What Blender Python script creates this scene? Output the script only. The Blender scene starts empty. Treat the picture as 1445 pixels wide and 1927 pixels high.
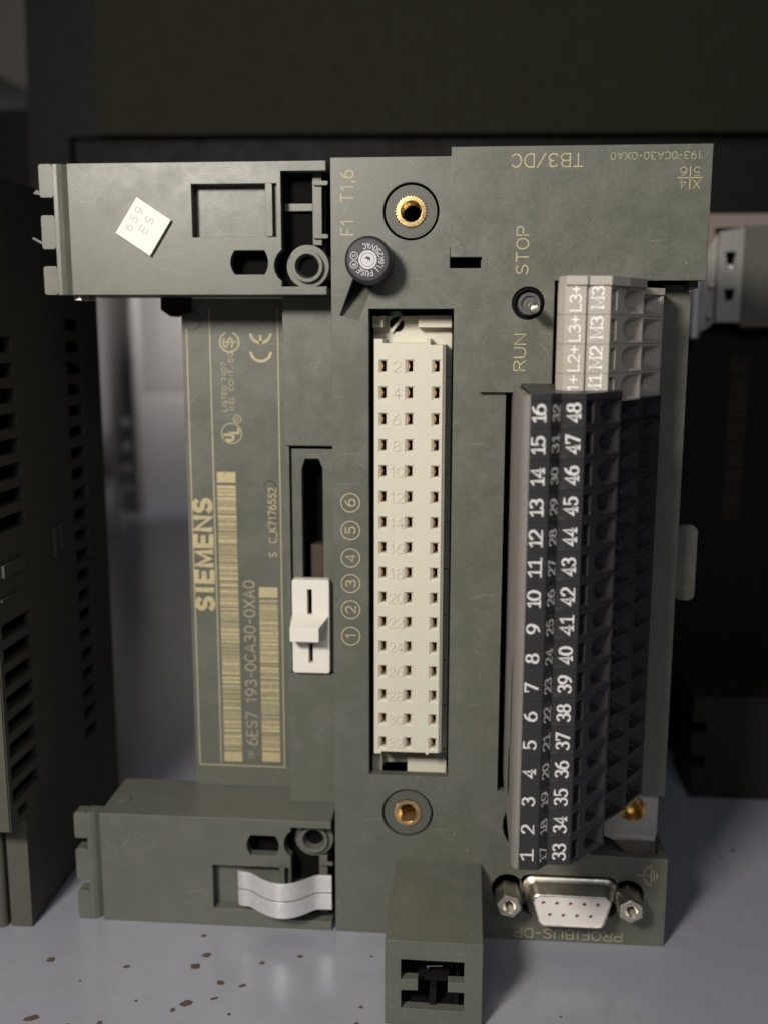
import bpy, bmesh, math, random
from mathutils import Vector, Matrix
from mathutils.geometry import tessellate_polygon
random.seed(7)
U = 0.001                      # all numbers below are millimetres
S = bpy.context.scene
C = S.collection

# ------------------------------------------------------------------ camera
cam_d = bpy.data.cameras.new('camera'); cam = bpy.data.objects.new('camera', cam_d); C.objects.link(cam)
cam_d.sensor_fit = 'VERTICAL'; cam_d.sensor_height = 36.0; cam_d.sensor_width = 27.0
cam_d.lens = 35.63
cam_d.clip_start = 0.005; cam_d.clip_end = 20
R_ = Vector((0.99676, 0.0804, 0.0016)); U_ = Vector((-0.01544, 0.17189, 0.985)); F_ = Vector((-0.07892, 0.98183, -0.17257))
m = Matrix((( R_.x, U_.x, -F_.x, 10.76*U), (R_.y, U_.y, -F_.y, -195.8*U), (R_.z, U_.z, -F_.z, 6.03*U), (0, 0, 0, 1)))
cam.matrix_world = m
cam_d.dof.use_dof = True; cam_d.dof.focus_distance = 0.188; cam_d.dof.aperture_fstop = 12.0
S.camera = cam
# ------------------------------------------------------------------ world, lamps, exposure
W = bpy.data.worlds.new('World'); S.world = W; W.use_nodes = True
bg = W.node_tree.nodes['Background']; bg.inputs[0].default_value = (1.0, 0.92, 0.82, 1); bg.inputs[1].default_value = 0.010
def lamp(name, loc, target, size, power, col, shape='DISK', sy=None):
    d = bpy.data.lights.new(name, 'AREA'); d.shape = shape; d.size = size*U
    if sy: d.size_y = sy*U
    d.energy = power; d.color = col
    o = bpy.data.objects.new(name, d); C.objects.link(o); o.location = Vector(loc)*U
    o.rotation_euler = (Vector(target)*U - o.location).to_track_quat('-Z', 'Y').to_euler()
    return o
lamp('room_lamp', (-120, -275, 125), (-15, 0, -10), 60, 1.25, (1.0, 0.93, 0.84))
lamp('fill_lamp', (90, -900, 520), (0, 0, -60), 600, 1.75, (0.92, 0.94, 1.0), 'RECTANGLE', 200)  # added soft fill from the front, not a fixture of the room
rl = lamp('rear_fill', (-120, 460, 75), (-235, 586, 10), 90, 0.15, (1.0, 0.95, 0.93)); rl.data.spread = math.radians(110)  # added out of view to brighten the wall behind the gap
S.view_settings.view_transform = 'Standard'; S.view_settings.look = 'None'
S.view_settings.exposure = 0.0; S.view_settings.gamma = 1.0

# ------------------------------------------------------------------ materials
def new_mat(name):
    mt = bpy.data.materials.new(name); mt.use_nodes = True
    nt = mt.node_tree; b = nt.nodes['Principled BSDF']
    return mt, nt, b
def n(nt, t, **kw):
    x = nt.nodes.new(t)
    for k, v in kw.items(): setattr(x, k, v)
    return x
def coords(nt, scale=(1000, 1000, 1000), rot=(0, 0, 0)):
    tc = n(nt, 'ShaderNodeTexCoord'); mp = n(nt, 'ShaderNodeMapping')
    mp.inputs['Scale'].default_value = scale; mp.inputs['Rotation'].default_value = rot
    if any(rot):                       # turn first, then stretch
        mp.vector_type = 'TEXTURE'; mp.inputs['Scale'].default_value = tuple(1.0/q for q in scale)
    nt.links.new(tc.outputs['Object'], mp.inputs['Vector']); return mp.outputs[0]
def noise(nt, vec, scale, detail=3, rough=0.55):
    x = n(nt, 'ShaderNodeTexNoise'); x.inputs['Scale'].default_value = scale
    x.inputs['Detail'].default_value = detail; x.inputs['Roughness'].default_value = rough
    nt.links.new(vec, x.inputs['Vector']); return x.outputs['Fac']
def ramp(nt, fac, a, b, ca=(0, 0, 0, 1), cb=(1, 1, 1, 1)):
    x = n(nt, 'ShaderNodeValToRGB'); x.color_ramp.elements[0].position = a; x.color_ramp.elements[1].position = b
    x.color_ramp.elements[0].color = ca; x.color_ramp.elements[1].color = cb
    nt.links.new(fac, x.inputs[0]); return x.outputs[0]
def mix(nt, f, a, b, mode='MIX'):
    x = n(nt, 'ShaderNodeMix', data_type='RGBA', blend_type=mode)
    for s, v in ((0, f), (6, a), (7, b)):
        if hasattr(v, 'links'): nt.links.new(v, x.inputs[s])
        else: x.inputs[s].default_value = v
    return x.outputs[2]
def rgb(c): return (c[0], c[1], c[2], 1)
def plastic(name, base, light, dust=0.35, rough=0.5, grain=0.4, bevel=0.22, scratch=0.4, spec=0.4, grain_scale=2.2, mott=1.0):
    mt, nt, b = new_mat(name)
    v = coords(nt)
    big = ramp(nt, noise(nt, v, 0.045, 3, 0.5), 0.3, 0.72)
    med = ramp(nt, noise(nt, v, 0.16, 6, 0.72), 0.42, 0.8)
    fine = ramp(nt, noise(nt, v, 2.6, 3, 0.7), 0.3, 0.75)
    darkc = tuple(x*(1-0.06*mott) for x in base); lightc = tuple(x*(1+0.09*mott) for x in base)
    c1 = mix(nt, big, rgb(darkc), rgb(lightc))
    c2 = mix(nt, 0.45*mott, c1, mix(nt, fine, rgb(tuple(x*.72 for x in base)), rgb(tuple(x*1.38 for x in base))))
    dm = n(nt, 'ShaderNodeMath', operation='MULTIPLY'); nt.links.new(med, dm.inputs[0]); dm.inputs[1].default_value = dust*0.26
    c3 = mix(nt, dm.outputs[0], c2, rgb(light))
    # hairline scratches: stretched noise at two angles
    out = c3
    for ang, sc in ((0.6, (1700, 400, 120)), (-0.95, (2000, 400, 160)), (1.45, (1500, 400, 110))):
        vv = coords(nt, sc, (0, ang, 0))
        s = ramp(nt, noise(nt, vv, 1.0, 2, 0.5), 0.66, 0.73)
        gate = ramp(nt, noise(nt, v, 0.12, 2, 0.5), 0.5, 0.62)
        mm = n(nt, 'ShaderNodeMath', operation='MULTIPLY'); nt.links.new(s, mm.inputs[0]); nt.links.new(gate, mm.inputs[1])
        m2 = n(nt, 'ShaderNodeMath', operation='MULTIPLY'); nt.links.new(mm.outputs[0], m2.inputs[0]); m2.inputs[1].default_value = scratch*0.45
        out = mix(nt, m2.outputs[0], out, rgb(light))
    # specks of dust
    sp = ramp(nt, noise(nt, v, 1.7, 1, 0.4), 0.78, 0.82)
    s2 = n(nt, 'ShaderNodeMath', operation='MULTIPLY'); nt.links.new(sp, s2.inputs[0]); s2.inputs[1].default_value = dust
    out = mix(nt, s2.outputs[0], out, rgb(tuple(min(1, x*1.8) for x in light)))
    nt.links.new(out, b.inputs['Base Color'])
    rr = n(nt, 'ShaderNodeMapRange'); rr.inputs['To Min'].default_value = rough-0.08; rr.inputs['To Max'].default_value = rough+0.12
    nt.links.new(med, rr.inputs['Value']); nt.links.new(rr.outputs[0], b.inputs['Roughness'])
    b.inputs['Specular IOR Level'].default_value = spec
    bp = n(nt, 'ShaderNodeBump'); bp.inputs['Strength'].default_value = grain; bp.inputs['Distance'].default_value = 0.00006
    nt.links.new(noise(nt, v, grain_scale, 3, 0.7), bp.inputs['Height'])
    if bevel:
        bv = n(nt, 'ShaderNodeBevel', samples=4); bv.inputs['Radius'].default_value = bevel*U
        nt.links.new(bv.outputs[0], bp.inputs['Normal'])
    nt.links.new(bp.outputs[0], b.inputs['Normal'])
    return mt
def metal(name, col, rough=0.25, streak=None, bump=0.0, dirt=0.0, bevel=0.15):
    mt, nt, b = new_mat(name); v = coords(nt)
    b.inputs['Metallic'].default_value = 1.0
    f = ramp(nt, noise(nt, v, 0.8, 4, 0.6), 0.35, 0.75)
    c = mix(nt, f, rgb(col), rgb(tuple(x*(1-0.35*dirt-0.08) for x in col)))
    nt.links.new(c, b.inputs['Base Color'])
    vv = coords(nt, streak) if streak else v
    f2 = noise(nt, vv, 1.0 if streak else 1.6, 3, 0.6)
    rr = n(nt, 'ShaderNodeMapRange'); rr.inputs['To Min'].default_value = rough*0.7; rr.inputs['To Max'].default_value = rough*1.5
    nt.links.new(f2, rr.inputs['Value']); nt.links.new(rr.outputs[0], b.inputs['Roughness'])
    bp = n(nt, 'ShaderNodeBump'); bp.inputs['Strength'].default_value = bump; bp.inputs['Distance'].default_value = 0.00004
    nt.links.new(f2, bp.inputs['Height'])
    if bevel:
        bv = n(nt, 'ShaderNodeBevel', samples=4); bv.inputs['Radius'].default_value = bevel*U
        nt.links.new(bv.outputs[0], bp.inputs['Normal'])
    nt.links.new(bp.outputs[0], b.inputs['Normal'])
    return mt
def paint(name, col, rough=0.6, wear=0.0, under=(0.1, 0.1, 0.09), wscale=1.3):
    mt, nt, b = new_mat(name); v = coords(nt)
    if wear:
        f = ramp(nt, noise(nt, v, wscale, 4, 0.7), 0.5-0.1, 0.5+0.25)
        mm = n(nt, 'ShaderNodeMath', operation='MULTIPLY'); nt.links.new(f, mm.inputs[0]); mm.inputs[1].default_value = wear
        nt.links.new(mix(nt, mm.outputs[0], rgb(col), rgb(under)), b.inputs['Base Color'])
    else: b.inputs['Base Color'].default_value = rgb(col)
    b.inputs['Roughness'].default_value = rough
    return mt
GREY = (0.103, 0.107, 0.085)
M = {}
M['housing'] = plastic('olive_grey_plastic', GREY, (0.33, 0.325, 0.31), dust=0.45, rough=0.43, spec=0.55, scratch=.42, grain=.42, grain_scale=4.2)
M['housing_dark'] = plastic('dark_case_plastic', (0.020, 0.0195, 0.012), (0.026, 0.025, 0.018), dust=0.15, rough=0.75, bevel=0, scratch=0, mott=.2, spec=0.12, grain=0)
M['black'] = plastic('black_plastic', (0.008, 0.008, 0.008), (0.02, 0.02, 0.02), dust=0.2, rough=0.6, bevel=0, spec=0.15)
M['terminal'] = plastic('charcoal_plastic', (0.027, 0.0255, 0.0285), (0.12, 0.115, 0.12), dust=0.4, rough=0.42, bevel=0.2, scratch=1.0)
M['strip'] = plastic('grey_marker_plastic', (0.20, 0.185, 0.172), (0.33, 0.31, 0.29), dust=0.3, rough=0.5, bevel=0.3)
M['power'] = plastic('beige_grey_plastic', (0.43, 0.395, 0.345), (0.55, 0.52, 0.48), dust=0.2, rough=0.5, bevel=0.15, mott=0.5)
M['ivory'] = plastic('ivory_plastic', (0.60, 0.575, 0.475), (0.70, 0.68, 0.61), dust=0.2, rough=0.42, bevel=0.18, mott=0.35, scratch=0.1)
M['white'] = plastic('off_white_plastic', (0.72, 0.69, 0.62), (0.8, 0.78, 0.74), dust=0.1, rough=0.45, bevel=0.2, mott=0.3, scratch=0.1)
M['insul'] = plastic('white_socket_plastic', (0.78, 0.745, 0.71), (0.85, 0.82, 0.79), dust=0.1, rough=0.4, bevel=0.1, mott=0.2, scratch=0)
M['cap'] = plastic('black_knob_plastic', (0.03, 0.028, 0.034), (0.13, 0.12, 0.14), dust=0.45, rough=0.42, bevel=0.3)
M['brass'] = metal('brass', (0.80, 0.60, 0.30), 0.26, dirt=0.4)
M['steel'] = metal('nickel_steel', (0.82, 0.77, 0.66), 0.33, dirt=0.7, bump=0.2)
M['clip'] = metal('brushed_steel', (0.86, 0.85, 0.86), 0.42, streak=(300, 300, 2600), bump=0.25, dirt=0.2)
M['zinc'] = metal('zinc_plate', (0.40, 0.385, 0.36), 0.5, dirt=0.3)
M['dull_pin'] = paint('dull_pin_metal', (0.10, 0.10, 0.095), 0.5)
M['clip'].node_tree.nodes['Principled BSDF'].inputs['Metallic'].default_value = 0.6
M['copper'] = metal('copper_contact', (0.85, 0.42, 0.18), 0.35)
M['gold_print'] = paint('beige_print', (0.50, 0.425, 0.235), 0.6, wear=0.6, under=(0.17, 0.165, 0.13))
M['gold_worn'] = paint('worn_beige_print', (0.46, 0.40, 0.235), 0.6, wear=0.6, under=(0.16, 0.155, 0.13), wscale=2.2)
M['white_print'] = paint('white_print', (0.70, 0.69, 0.68), 0.6, wear=0.35, under=(0.3, 0.29, 0.3), wscale=2.0)
M['pale_print'] = paint('pale_print', (0.93, 0.92, 0.9), 0.55)
M['lifted_print'] = paint('lifted_white_print', (0.8, 0.78, 0.76), 0.6, wear=0.2, under=(0.15, 0.15, 0.15), wscale=2.0)  # whiter than the other numerals to offset shade on the slanted face
M['cap_print'] = paint('silver_print', (0.52, 0.52, 0.54), 0.5)
M['pencil'] = paint('pencil_marks', (0.42, 0.39, 0.39), 0.8)
M['paper'] = plastic('paper_sticker', (0.80, 0.745, 0.68), (0.82, 0.78, 0.72), dust=0.1, rough=0.8, bevel=0.1, mott=0.2, scratch=0)
M['pcb'] = paint('green_board', (0.02, 0.08, 0.035), 0.5)
M['void'] = paint('interior_shade', (0.006, 0.006, 0.006), 0.9)  # flat black put in for the deep shade inside holes and recesses
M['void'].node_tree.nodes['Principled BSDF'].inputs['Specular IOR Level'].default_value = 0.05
M['rust'] = paint('rust_chip', (0.10, 0.062, 0.047), 0.85, wear=0.5, under=(0.05, 0.03, 0.025), wscale=1.5)
M['pale_box'] = paint('pale_painted_steel', (0.45, 0.435, 0.43), 0.5)
M['wall'] = paint('grey_painted_wall', (0.29, 0.278, 0.272), 0.7)
M['dim_gold'] = paint('dim_yellow_print', (0.02, 0.015, 0.008), 0.7)
def shelf_mat():
    mt, nt, b = new_mat('grey_shelf_paint'); v = coords(nt)
    big = ramp(nt, noise(nt, v, 0.02, 3, 0.5), 0.3, 0.7)
    c = mix(nt, big, rgb((0.29, 0.298, 0.352)), rgb((0.31, 0.316, 0.367)))
    sm = ramp(nt, noise(nt, v, 0.16, 5, 0.65), 0.5, 0.75)
    c = mix(nt, sm, c, rgb((0.275, 0.278, 0.325)))
    # small chips showing rusty steel
    ch = ramp(nt, noise(nt, v, 0.33, 2, 0.45), 0.765, 0.78)
    vv = coords(nt, (60, 1300, 100), (0, 0, 0.9)); sc = ramp(nt, noise(nt, vv, 1.0, 2, 0.5), 0.73, 0.76)
    m2 = n(nt, 'ShaderNodeMath', operation='MULTIPLY'); nt.links.new(sc, m2.inputs[0]); m2.inputs[1].default_value = 0.12
    c = mix(nt, m2.outputs[0], c, rgb((0.14, 0.13, 0.14)))
    sp = ramp(nt, noise(nt, v, 1.1, 1, 0.4), 0.80, 0.83)
    m3 = n(nt, 'ShaderNodeMath', operation='MULTIPLY'); nt.links.new(sp, m3.inputs[0]); m3.inputs[1].default_value = 0.5
    c = mix(nt, m3.outputs[0], c, rgb((0.6, 0.6, 0.6)))
    nt.links.new(c, b.inputs['Base Color'])
    b.inputs['Roughness'].default_value = 0.24; b.inputs['Specular IOR Level'].default_value = 0.55
    bp = n(nt, 'ShaderNodeBump'); bp.inputs['Strength'].default_value = 0.35; bp.inputs['Distance'].default_value = 0.0002
    nt.links.new(noise(nt, v, 0.25, 3, 0.5), bp.inputs['Height']); nt.links.new(bp.outputs[0], b.inputs['Normal'])
    return mt
M['shelf'] = shelf_mat()

# ------------------------------------------------------------------ mesh helpers
def XZ(p, w): return (p[0], w, p[1])
def XY(p, w): return (p[0], p[1], w)
class MB:
    def __init__(s): s.v = []; s.f = []; s.mi = []; s.m = 0
    def add(s, vs, fs):
        o = len(s.v); s.v += [tuple(x) for x in vs]
        for f in fs: s.f.append([i+o for i in f]); s.mi.append(s.m)
        return s
    def cap(s, loops, w, mp=XZ):
        if len(loops) == 1 and len(loops[0]) <= 4: 
            return s.add([mp(p, w) for p in loops[0]], [list(range(len(loops[0])))])
        tri = tessellate_polygon([[Vector((p[0], p[1], 0)) for p in l] for l in loops])
        return s.add([mp(p, w) for l in loops for p in l], [list(t) for t in tri])
    def walls(s, loop, a, b, mp=XZ):
        k = len(loop)
        return s.add([mp(p, a) for p in loop]+[mp(p, b) for p in loop], [[i, (i+1) % k, (i+1) % k+k, i+k] for i in range(k)])
    def prism(s, outer, a, b, holes=(), mp=XZ, back=True):
        s.cap([outer]+list(holes), a, mp)
        if back: s.cap([outer]+list(holes), b, mp)
        for l in [outer]+list(holes): s.walls(l, a, b, mp)
        return s
    def box(s, x0, x1, y0, y1, z0, z1):
        return s.add([(x, y, z) for z in (z0, z1) for y in (y0, y1) for x in (x0, x1)],
                     [[0, 1, 3, 2], [4, 5, 7, 6], [0, 1, 5, 4], [2, 3, 7, 6], [0, 2, 6, 4], [1, 3, 7, 5]])
    def loft(s, loops, caps=(True, True)):
        k = len(loops[0]); o = len(s.v); vs = [p for l in loops for p in l]; fs = []
        for j in range(len(loops)-1):
            for i in range(k): fs.append([j*k+i, j*k+(i+1) % k, (j+1)*k+(i+1) % k, (j+1)*k+i])
        if caps[0]: fs.append(list(range(k)))
        if caps[1]: fs.append([(len(loops)-1)*k+i for i in range(k)])
        return s.add(vs, fs)
    def lathe(s, cx, cz, prof, seg=40, caps=(False, False), sx=1.0, gear=None):
        loops = []
        for r, y in prof:
            l = []
            for i in range(seg):
                a = 2*math.pi*i/seg; rr = r
                if gear and i % 2 and r >= gear[0]: rr = r-gear[1]
                l.append((cx+rr*math.cos(a), y, cz+rr*math.sin(a)))
            loops.append(l)
        return s.loft(loops, caps)
def circ(cx, cz, r, k=32, a0=0.0, a1=2*math.pi):
    return [(cx+r*math.cos(a0+(a1-a0)*i/k), cz+r*math.sin(a0+(a1-a0)*i/k)) for i in range(k)]
def rect(x0, z0, x1, z1): return [(x0, z0), (x1, z0), (x1, z1), (x0, z1)]
def rrect(x0, z0, x1, z1, r, k=5):
    o = []
    for cx, cz, a in ((x1-r, z1-r, 0), (x0+r, z1-r, 90), (x0+r, z0+r, 180), (x1-r, z0+r, 270)):
        for i in range(k+1):
            t = math.radians(a+90*i/k); o.append((cx+r*math.cos(t), cz+r*math.sin(t)))
    return o
WP = {}
def obj(name, mb, mats, parent=None, smooth=False):
    me = bpy.data.meshes.new(name)
    vs = [Vector(v)*U for v in mb.v]
    lo = Vector((min(v[i] for v in vs) for i in range(3))); hi = Vector((max(v[i] for v in vs) for i in range(3)))
    c = (lo+hi)/2
    if parent is None: c.z = lo.z
    me.from_pydata([v-c for v in vs], [], mb.f)
    mats = mats if isinstance(mats, (list, tuple)) else [mats]
    for x in mats: me.materials.append(x)
    for p, i in zip(me.polygons, mb.mi): p.material_index = i
    bm = bmesh.new(); bm.from_mesh(me)
    bmesh.ops.remove_doubles(bm, verts=bm.verts, dist=2e-6)
    bmesh.ops.recalc_face_normals(bm, faces=bm.faces)
    if smooth:
        for f in bm.faces: f.smooth = True
        for e in bm.edges:
            if len(e.link_faces) == 2 and e.calc_face_angle(0) > math.radians(38): e.smooth = False
    bm.to_mesh(me); bm.free()
    o = bpy.data.objects.new(name, me); C.objects.link(o)
    WP[o.name] = c.copy()
    if parent: o.parent = parent; o.location = c - WP[parent.name]
    else: o.location = c
    return o
def thing(name, label, cat, loc, group=None):
    o = bpy.data.objects.new(name, None); C.objects.link(o); o.location = Vector(loc)*U; WP[o.name] = o.location.copy()
    o.empty_display_size = 0.01; o['label'] = label; o['category'] = cat
    if group: o['group'] = group
    return o
def tag(o, label=None, cat=None, group=None, kind=None):
    for k, v in (('label', label), ('category', cat), ('group', group), ('kind', kind)):
        if v: o[k] = v
    return o
def dup(o, parent, off):        # copy sharing its mesh, moved by off (mm)
    c = o.copy(); C.objects.link(c); c.parent = parent; c.location = o.location+Vector(off)*U
    WP[c.name] = WP[o.name]+Vector(off)*U
    return c
# lettering: a small stroke alphabet on a 4 x 6 grid, drawn as ribbons of a given thickness on any plane
def arc(cx, cz, rx, rz, a0, a1, k=12):
    return [(cx+rx*math.cos(math.radians(a0+(a1-a0)*i/k)), cz+rz*math.sin(math.radians(a0+(a1-a0)*i/k))) for i in range(k+1)]
GL = {
 '0': (4, [arc(2, 3, 2, 3, 90, 450, 22)]), 'O': (4.6, [arc(2.3, 3, 2.3, 3, 90, 450, 22)]),
 '1': (2.2, [[(.2, 4.7), (1.7, 6), (1.7, 0)]]), 'I': (.6, [[(.3, 0), (.3, 6)]]),
 '2': (4, [arc(2, 4.25, 1.9, 1.75, 170, -38)+[(0, 0), (4, 0)]]),
 '3': (4, [arc(1.9, 4.55, 1.7, 1.45, 155, -90), arc(1.9, 1.6, 2.05, 1.6, 92, -155)]),
 '4': (4, [[(3, 0), (3, 6), (0, 1.7), (4, 1.7)]]), '5': (4, [[(3.6, 6), (.75, 6), (.4, 3.2)]+arc(1.95, 1.95, 2, 1.95, 135, -150)]),
 '6': (4, [arc(2, 1.9, 2, 1.9, 0, 360, 18), [(0.02, 1.9), (.25, 3.7), (1.3, 5.2), (3, 6)]]), '7': (4, [[(0, 6), (4, 6), (1.5, 0)]]),
 '8': (4, [arc(2, 4.55, 1.6, 1.45, 90, 450, 18), arc(2, 1.58, 2, 1.58, 90, 450, 18)]),
 '9': (4, [arc(2, 4.1, 2, 1.9, 0, 360, 18), [(3.98, 4.1), (3.75, 2.3), (2.7, .8), (1, 0)]]),
 'A': (4.4, [[(0, 0), (2.2, 6), (4.4, 0)], [(.75, 1.9), (3.65, 1.9)]]),
 'B': (4, [[(0, 3.15), (0, 6), (2.2, 6)]+arc(2.2, 4.58, 1.5, 1.42, 80, -80)+[(0, 3.15)], [(2.2, 3.15)]+arc(2.3, 1.58, 1.7, 1.58, 80, -80)+[(0, 0), (0, 3.15)]]),
 'C': (4.2, [arc(2.3, 3, 2.3, 3, 42, 318, 18)]), 'D': (4.2, [[(0, 0), (0, 6), (1.8, 6)]+arc(1.8, 3, 2.4, 3, 80, -80)+[(1.8, 0), (0, 0)]]),
 'E': (3.6, [[(3.6, 6), (0, 6), (0, 0), (3.6, 0)], [(0, 3.1), (3.2, 3.1)]]), 'F': (3.4, [[(3.4, 6), (0, 6), (0, 0)], [(0, 3), (3, 3)]]),
 'K': (4, [[(0, 0), (0, 6)], [(3.8, 6), (0, 2.4)], [(1.3, 3.5), (4, 0)]]), 'L': (3.4, [[(0, 6), (0, 0), (3.4, 0)]]),
 'M': (4.8, [[(0, 0), (0, 6), (2.4, .8), (4.8, 6), (4.8, 0)]]), 'N': (4.2, [[(0, 0), (0, 6), (4.2, 0), (4.2, 6)]]),
 'P': (3.8, [[(0, 0), (0, 6), (2.2, 6)]+arc(2.2, 4.4, 1.6, 1.6, 80, -80)+[(2.2, 2.8), (0, 2.8)]]), 'Q': (4.6, [arc(2.3, 3, 2.3, 3, 90, 450, 22), [(2.8, 1.4), (4.6, -.4)]]),
 'R': (4, [[(0, 0), (0, 6), (2.2, 6)]+arc(2.2, 4.5, 1.6, 1.5, 80, -80)+[(2.2, 3), (0, 3)], [(2.2, 3), (4, 0)]]),
 'S': (4, [arc(2.05, 4.5, 1.8, 1.5, 28, 270), arc(1.95, 1.5, 1.95, 1.5, 90, -155)]), 'T': (4.2, [[(0, 6), (4.2, 6)], [(2.1, 6), (2.1, 0)]]),
 'U': (4, [[(0, 6), (0, 2)]+arc(2, 2, 2, 2, 180, 360)+[(4, 6)]]), 'V': (4.2, [[(0, 6), (2.1, 0), (4.2, 6)]]), 'X': (4.2, [[(0, 0), (4.2, 6)], [(0, 6), (4.2, 0)]]),
 '+': (3.8, [[(0, 2.8), (3.8, 2.8)], [(1.9, .9), (1.9, 4.7)]]), '-': (2.8, [[(.2, 2.8), (2.6, 2.8)]]), '/': (3.6, [[(0, -.3), (3.6, 6.3)]]),
 '_': (3.4, [[(0, -.3), (3.4, -.3)]]), '.': (.6, [[(.3, 0), (.3, .7)]]), ',': (.8, [[(.5, .7), (.2, -1)]]), ' ': (2.6, [])}
SERIF = {'1': [[(.1, 0), (3.3, 0)]], '4': [[(1.9, 0), (4.1, 0)]], '7': [[(.1, 6.1), (.1, 4.6)]], 'M': [[(-.7, 0), (.9, 0)], [(3.9, 0), (5.5, 0)], [(-.7, 6), (.4, 6)], [(4.4, 6), (5.5, 6)]]}
def put_text(mb, s, centre, w, h, u, v, lift, thick=0.6, depth=0.0, gap=1.5, serif=False):
    """centre: 3-D point on the surface; u: reading direction; v: up of the glyphs; w, h: printed size; thick: stroke in grid units"""
    u = Vector(u).normalized(); v = Vector(v).normalized(); nn = u.cross(v); c = Vector(centre)
    x = 0; items = []
    for ch in s:
        gw, st = GL[ch]
        if ch in '1I' and len(s) > 1 and not serif: gw += 1.0; off = .5
        else: off = 0
        for k, pl in enumerate(list(st)+(SERIF.get(ch, []) if serif else [])): items.append(([(p[0]+x+off, p[1]) for p in pl], k >= len(st)))
        x += gw+gap
    tw = x-gap; sz = h/6.0; sx = w/tw
    q = 0
    for pl, thin in items:
        closed = (Vector(pl[0])-Vector(pl[-1])).length < 1e-4
        P = [Vector((p[0]*sx, p[1]*sz)) for p in pl]
        if closed: P = P[:-1]
        k = len(P); ring_ = []
        for i in range(k):
            d0 = (P[i]-P[i-1]) if (i > 0 or closed) else None
            d1 = (P[(i+1) % k]-P[i]) if (i < k-1 or closed) else None
            d0 = d0.normalized() if d0 is not None else d1.normalized(); d1 = d1.normalized() if d1 is not None else d0
            t_ = d0+d1
            t_ = t_.normalized() if t_.length > .05 else d1
            m_ = 1/max(.62, t_.dot(d1)); n2 = Vector((-t_.y, t_.x))
            th = thick*sz*.5
            if serif: th *= (.52+.62*abs(t_.y)) if not thin else .62
            e = Vector((0, 0))
            ring_.append((P[i]+n2*th*m_, P[i]-n2*th*m_))
        if not closed:
            for i, sg in ((0, -1), (k-1, 1)):
                d_ = (P[1]-P[0]).normalized() if i == 0 else (P[-1]-P[-2]).normalized()
                a, b = ring_[i]; e = d_*sg*thick*sz*.32; ring_[i] = (a+e, b+e)
        vs = []
        lf = lift+.002*(q % 5); q += 1
        for a, b in ring_:
            for z in (a, b): vs.append(tuple(c+u*(z.x-w/2)+v*(z.y-h/2)+nn*(lf+depth)))
        m_ = k if closed else k-1
        fs = [[2*i, 2*i+1, 2*((i+1) % k)+1, 2*((i+1) % k)] for i in range(m_)]
        if depth:
            o = len(vs)
            vs += [tuple(Vector(p)-nn*depth) for p in vs]
            fs += [[2*i, 2*((i+1) % k), 2*((i+1) % k)+o, 2*i+o] for i in range(m_)]+[[2*i+1, 2*((i+1) % k)+1, 2*((i+1) % k)+1+o, 2*i+1+o] for i in range(m_)]
            if not closed: fs += [[0, 1, 1+o, o], [2*k-2, 2*k-1, 2*k-1+o, 2*k-2+o]]
        mb.add(vs, fs)
    return mb
def label_text(s, centre, w, h, rot, mat, parent, lift=0.05, bold=0.6, name='lettering', gap=1.5):
    """rot 'up': reads bottom to top; 'flip': upside down; 'std': normal, on a face looking at -Y"""
    uv = {'up': ((0, 0, 1), (-1, 0, 0)), 'flip': ((-1, 0, 0), (0, 0, -1)), 'std': ((1, 0, 0), (0, 0, 1))}[rot]
    mb = MB(); put_text(mb, s, centre, w, h, uv[0], uv[1], lift, bold, gap=gap)
    return obj(name, mb, mat, parent)
def ring(mb, cx, cz, r0, r1, y, k=32, a0=0, a1=2*math.pi):
    full = abs(a1-a0) > 6.28
    o = []
    for i in range(k+1):
        a = a0+(a1-a0)*i/k; o.append((cx+r0*math.cos(a), y, cz+r0*math.sin(a))); o.append((cx+r1*math.cos(a), y, cz+r1*math.sin(a)))
    return mb.add(o, [[2*i, 2*i+1, 2*i+3, 2*i+2] for i in range(k)])

# ------------------------------------------------------------------ setting
ZS = -119.12
sh = obj('shelf', MB().box(-420, 420, -260, 585, ZS-1.5, ZS), M['shelf']); tag(sh, kind='structure')
for i, (x, y, r, e) in enumerate([(-42.6, -4.1, 1.0, .8), (-40.3, -10.8, 1.35, .9), (-41.6, -14.5, 1.5, 1.0), (-71.4, -14.9, 1.2, 1.1), (-55.3, -15.8, 1.0, .7), (-28.5, -12.4, 0.9, 1), (-21.2, -9.6, 0.75, 1.1),
        (-35.3, -19.3, 1.1, .9), (-30.9, -19.9, 1.3, .6), (-40.2, -25.9, 1.7, .9), (-42.3, -28.0, .8, 1), (-35.3, -24.1, 1.1, .5), (-67.6, -32.5, 2.0, .6), (-6.7, -8.4, .45, 1), (-7.2, -24.3, .6, 1),
        (-7.5, -29.0, .7, .8), (-50, -26, .45, 1), (-54.7, -32.7, .8, 1), (-31.5, -28.4, .5, 1), (-63, -21, .4, 1), (78, 42, .9, 1), (74, 38, .5, 1), (84, 20, .7, 1.2), (30, -24, .35, 1), (-60.5, -33.5, .6, .6)]):
    loop = []; k = 14; a0 = random.random()*3
    for j in range(k):
        a = 2*math.pi*j/k; rr = r*.72*(0.62+0.42*random.random())
        px, py = rr*1.15*math.cos(a), rr*e*math.sin(a)*1.1
        loop.append((x+px*math.cos(0.5)-py*math.sin(0.5), y+px*math.sin(0.5)+py*math.cos(0.5)))
    mb = MB(); mb.prism(loop, ZS+0.03, ZS+0.06, mp=XY)
    obj('rust_chip', mb, M['rust'], sh)
wl = obj('back_wall', MB().box(-420, 420, 586, 592, ZS-1.4, 420), M['wall']); tag(wl, kind='structure')

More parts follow.
